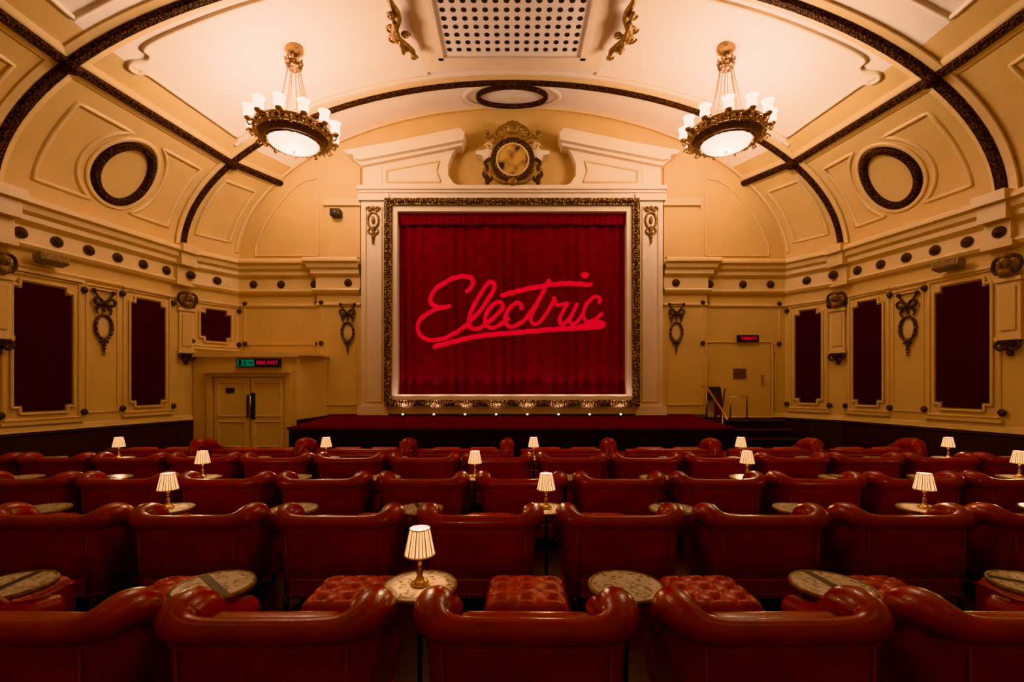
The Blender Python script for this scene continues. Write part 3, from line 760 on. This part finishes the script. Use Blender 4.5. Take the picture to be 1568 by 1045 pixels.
# ------------------------------------------------------------------ armchair
def make_chair():
    b=Bd()
    half=[(0,.075,.715,.055),(.2,.075,.715,.056),(.32,.085,.72,.062),(.385,.125,.735,.078),(.402,.21,.745,.088),(.402,.30,.72,.086),(.40,.38,.64,.078),(.40,.47,.575,.072),(.398,.58,.54,.07),(.396,.70,.52,.068)]
    pts=[(-x,y,z,r) for x,y,z,r in half[:0:-1]]+half
    P=catmull([(x,y,z) for x,y,z,r in pts],5); Rr=[p.x for p in catmull([(r,0,0) for x,y,z,r in pts],5)]
    b.tube(P,Rr,LEATHER,n=16)
    for q in (0,-1): b.ell(P[q],(.068,.035,.068),LEATHER); b.ell(P[q]+Vector((0,.032,0)),(.018,.01,.018),BRASS,None,8,6)
    N=len(P); vs=[];fs=[]
    for i in range(N):
        t=(P[min(i+1,N-1)]-P[max(i-1,0)]); t.z=0; t.normalize(); n=Vector((t.y,-t.x,0))
        zb=.12
        vs+= [P[i]+n*.035+Vector((0,0,0)),Vector((P[i].x,P[i].y,zb))+n*.012+Vector((0,0,(P[i].z-zb)*.5)),Vector((P[i].x,P[i].y,zb))+n*.0,
              Vector((P[i].x,P[i].y,zb))-n*.10,P[i]-n*.06]
    for i in range(N-1):
        for k in range(4): fs.append((i*5+k,i*5+k+1,(i+1)*5+k+1,(i+1)*5+k))
    fs.append((0,1,2,3,4)); o=(N-1)*5; fs.append((o,o+1,o+2,o+3,o+4))
    b.add(vs,fs,LEATHER,True)
    for zz,off in ((.655,.028),(.14,.004)):
        pp=[]
        for i in range(0,N):
            t=(P[min(i+1,N-1)]-P[max(i-1,0)]); t.z=0; t.normalize(); n=Vector((t.y,-t.x,0))
            z=min(zz,P[i].z-.07); pp.append(Vector((P[i].x,P[i].y,z))+n*off)
        b.tube(pp,.006,LEATHER,n=6)
    for s_ in (-1,1): b.tube([(s_*.335,.075,.14),(s_*.34,.058,.40),(s_*.345,.06,.66)],.007,LEATHER,n=6)
    for i in range(24): b.ell((-.33+i*.0287,.048,.165),.006,BRASS,None,6,4)
    b.rbox((-.30,.10,.36),(.30,.25,.74),LEATHER,.06); b.rbox((-.31,.17,.27),(.31,.74,.45),LEATHER,.055,bulge=.03)
    b.rbox((-.33,.06,.12),(.33,.71,.28),LEATHER,.02)
    for sx in (-.36,.36):
        for sy in (.1,.65): b.lathe([(0,0),(.018,0),(.03,.12),(0,.13)],WOODLEG,c=(sx,sy,0),seg=10)
    return b
b=make_chair(); chair0=b.obj('leather_armchair'); chair0.scale=(1.06,1,1)
def make_stool():
    b=Bd(); N=36; w,d=.265,.22; vs=[];fs=[]; H=.445
    for j in range(N+1):
        for i in range(N+1):
            u=-1+2*i/N; v=-1+2*j/N
            z=H+.03*(1-u**6)*(1-v**6)
            for bu in (-.62,0,.62):
                for bv in (-.62,0,.62):
                    r2=((u-bu)**2+(v-bv)**2); z-=.045*math.exp(-r2/.012)
            for sgn in (-1,1):
                q=((u+sgn*v)/.62)%1.0; q=min(q,1-q); z-=.012*math.exp(-(q*q)/.008)
            e=max(abs(u),abs(v))
            if e>.9: z-=.06*((e-.9)/.1)**2
            vs.append((u*w,v*d,z))
    for j in range(N):
        for i in range(N): a=j*(N+1)+i; fs.append((a,a+1,a+N+2,a+N+1))
    b.add(vs,fs,LEATHER2,True)
    b.rbox((-w-.005,-d-.005,.14),(w+.005,d+.005,H-.025),LEATHER,.035)
    b.tube([(-w,-d,H-.045),(w,-d,H-.045),(w,d,H-.045),(-w,d,H-.045)],.01,LEATHER,closed=True,n=6)
    for bu in (-.62,0,.62):
        for bv in (-.62,0,.62): b.ell((bu*w,bv*d,H-.008),(.012,.012,.008),LEATHER,None,8,6)
    for sx in (-.2,.2):
        for sy in (-.16,.16): b.lathe([(0,0),(.016,0),(.026,.14),(0,.15)],WOODLEG,c=(sx,sy,0),seg=10)
    return b.obj('tufted_footstool')
stool0=make_stool()
def make_table(band):
    b=Bd()
    b.lathe([(0,.68),(.195,.68)],MARBLE,seg=40); b.lathe([(.192,.682),(.204,.682),(.208,.67),(.204,.656),(.18,.652),(0,.652)],BRONZE,seg=40)
    if band: b.prism([(-.022,-.19),(.022,-.19),(.022,.19),(-.022,.19)],-.001,0,BLACK,Matrix.Translation((0,0,.6815))@Matrix.Rotation(R(28),4,'Z')@Matrix.Rotation(-PI/2,4,'X'))
    b.tube([(0,0,.02),(0,0,.66)],.014,BLACK); b.lathe([(0,.012),(.045,.012),(.045,0),(0,0)],BLACK,seg=20); b.lathe([(0,.62),(.04,.645),(.1,.653)],BLACK,seg=16)
    return b.obj('round_side_table')
table0=make_table(True); table1=make_table(False)
def make_lamp():
    b=Bd()
    b.lathe([(0,0),(.048,0),(.05,.012),(.03,.025),(.014,.05),(.02,.07),(.012,.09),(.01,.12),(.022,.135),(.010,.155),(.008,.22),(0,.22)],BRASS,seg=18)
    b.lathe([(.083,.17),(.081,.18),(.056,.305),(.053,.31)],SHADE,seg=72,pleat=.05,smooth=False,mat2=SHADE2)
    b.tube([(.082*math.cos(2*PI*i/32),.082*math.sin(2*PI*i/32),.17) for i in range(32)],.004,SHADE2,closed=True,n=6)
    b.tube([(.054*math.cos(2*PI*i/32),.054*math.sin(2*PI*i/32),.31) for i in range(32)],.004,SHADE2,closed=True,n=6)
    b.ell((0,0,.26),(.028,.028,.045),LBULB)
    return b.obj('pleated_table_lamp')
lamp0=make_lamp()
rows=[(1.9,.06,1.14,3.5),(3.48,-.26,1.136,5.8),(4.88,.10,1.097,7.2),(6.36,-.2,1.06,7.9)]
lampx={0:[-.51],1:[-3.1,.31,3.72],2:[-3.74,-.445,2.85,6.14],3:[-6.03,-2.85,.33,3.51,6.69]}
first=[True]*4
def place(src,key,name,loc,rot=0):
    if first[key]:
        first[key]=False; src.location=loc; src.rotation_euler=(0,0,rot); return src
    return inst(src,name,loc,rot)
tn=0
for ri,(D,x0,pt,lim) in enumerate(rows):
    ks=range(-9,10)
    for k in ks:
        x=x0+k*pt
        if abs(x)<=lim:
            place(chair0,0,'leather_armchair',(x,D,0),R(random.uniform(-1.2,1.2)))
            place(stool0,1,'tufted_footstool',(x+.06+random.uniform(-.03,.03),D+1.08,0),R(random.uniform(-3,3)))
        xt=x+pt/2
        if abs(x)<=lim and abs(xt)<=lim+.2:
            islamp=any(abs(xt-q)<.4 for q in lampx[ri])
            if ri==0: src=table1 if abs(xt)<1 else table0
            else: src=[table1,table0][(k)%2] if not islamp else table1
            if src is table0: place(src,2,'round_side_table',(xt,D+.62,0),random.uniform(-.6,.6))
            else: place(src,3,'round_side_table',(xt,D+.62,0),random.uniform(-.6,.6))
            if islamp:
                if tn==0: lo=lamp0; lo.location=(xt,D+.62,.682)
                else: lo=inst(lamp0,'pleated_table_lamp',(xt,D+.62,.682),random.random())
                tn+=1
                l=bpy.data.lights.new('lamp_bulb_light','POINT'); l.energy=8; l.color=(1,.66,.36); l.shadow_soft_size=.03
                q=bpy.data.objects.new('lamp_bulb_light',l); sc.collection.objects.link(q); q.parent=lo; q.location=(0,0,.335)
def make_bed():
    b=Bd()
    b.rbox((-.86,0,.1),(.86,1.35,.34),LEATHER,.04); b.rbox((-.82,.14,.32),(.82,1.33,.47),LEATHER,.05,bulge=.02)
    b.rbox((-.86,.0,.3),(.86,.16,.62),LEATHER,.06); b.tube([(-.84,.08,.62),(-.4,.08,.62),(.4,.08,.62),(.84,.08,.62)],.06,LEATHER,n=14)
    pts=catmull([(.70,.05,.54),(.72,.08,.70),(.74,.22,.73),(.74,.45,.68),(.74,.7,.56),(.74,.9,.48)],5)
    b.tube(pts,[.10]*6+[.13]*(len(pts)-16)+[.10]*10,LEATHER,n=14)
    b.rbox((.62,.05,.3),(.86,.85,.56),LEATHER,.05)
    for sx in (-.36,.3):
        b.rbox((sx-.26,.18,.44),(sx+.26,.36,.68),LEATHER2,.07)
    for sx in (-.78,.78):
        for sy in (.08,1.27): b.lathe([(0,0),(.02,0),(.03,.1),(0,.11)],WOODLEG,c=(sx,sy,0),seg=10)
    return b.obj('leather_daybed')
bed0=make_bed(); xs=[-6.3,-4.45,-2.6,-.82,1.0,2.85,4.65,6.45]
for i,x in enumerate(xs):
    if i==0: bed0.location=(x,7.95,0)
    else: inst(bed0,'leather_daybed',(x,7.95,0))
for x in (-4.3,4.3):  # unseen pendants, added as soft fill for the foreground seats
    root=bpy.data.objects.new('added_fill_pendant',None); sc.collection.objects.link(root); root.location=(x,1.5,E+5.3)
    b=Bd(); b.lathe([(0,-.3),(.3,-.26),(.5,-.1),(.55,0),(.5,.03)],BOWL,seg=28); b.lathe([(.48,.0),(.58,0),(.6,.06),(.5,.08)],BRONZE,seg=28)
    b.tube([(0,0,2.05),(0,0,.6)],.02,GOLD)
    for i in range(4):
        a=i*PI/2; b.tube([(0,0,.62),(.52*math.cos(a),.52*math.sin(a),.05)],.012,GOLD)
    b.obj('fill_pendant_body',parent=root)
    l=bpy.data.lights.new('pendant_fill_light','POINT'); l.energy=60; l.color=(1,.78,.60); l.shadow_soft_size=.35  # added fill light
    lo=bpy.data.objects.new('pendant_fill_light',l); sc.collection.objects.link(lo); lo.parent=root; lo.location=(0,0,.5)
w=bpy.data.worlds.new('World'); sc.world=w; w.use_nodes=True
w.node_tree.nodes['Background'].inputs[0].default_value=(.05,.03,.02,1); w.node_tree.nodes['Background'].inputs[1].default_value=.2
cam=bpy.data.cameras.new('camera'); cam.lens=16.0; cam.sensor_width=36; cam.shift_y=.0443; cam.clip_start=.05
co=bpy.data.objects.new('camera',cam); sc.collection.objects.link(co); co.location=(0,0,E); co.rotation_euler=(PI/2,0,0)
sc.camera=co
try: sc.view_settings.view_transform='Khronos PBR Neutral'
except Exception as e: sc.view_settings.view_transform='Standard'
sc.view_settings.look='None'
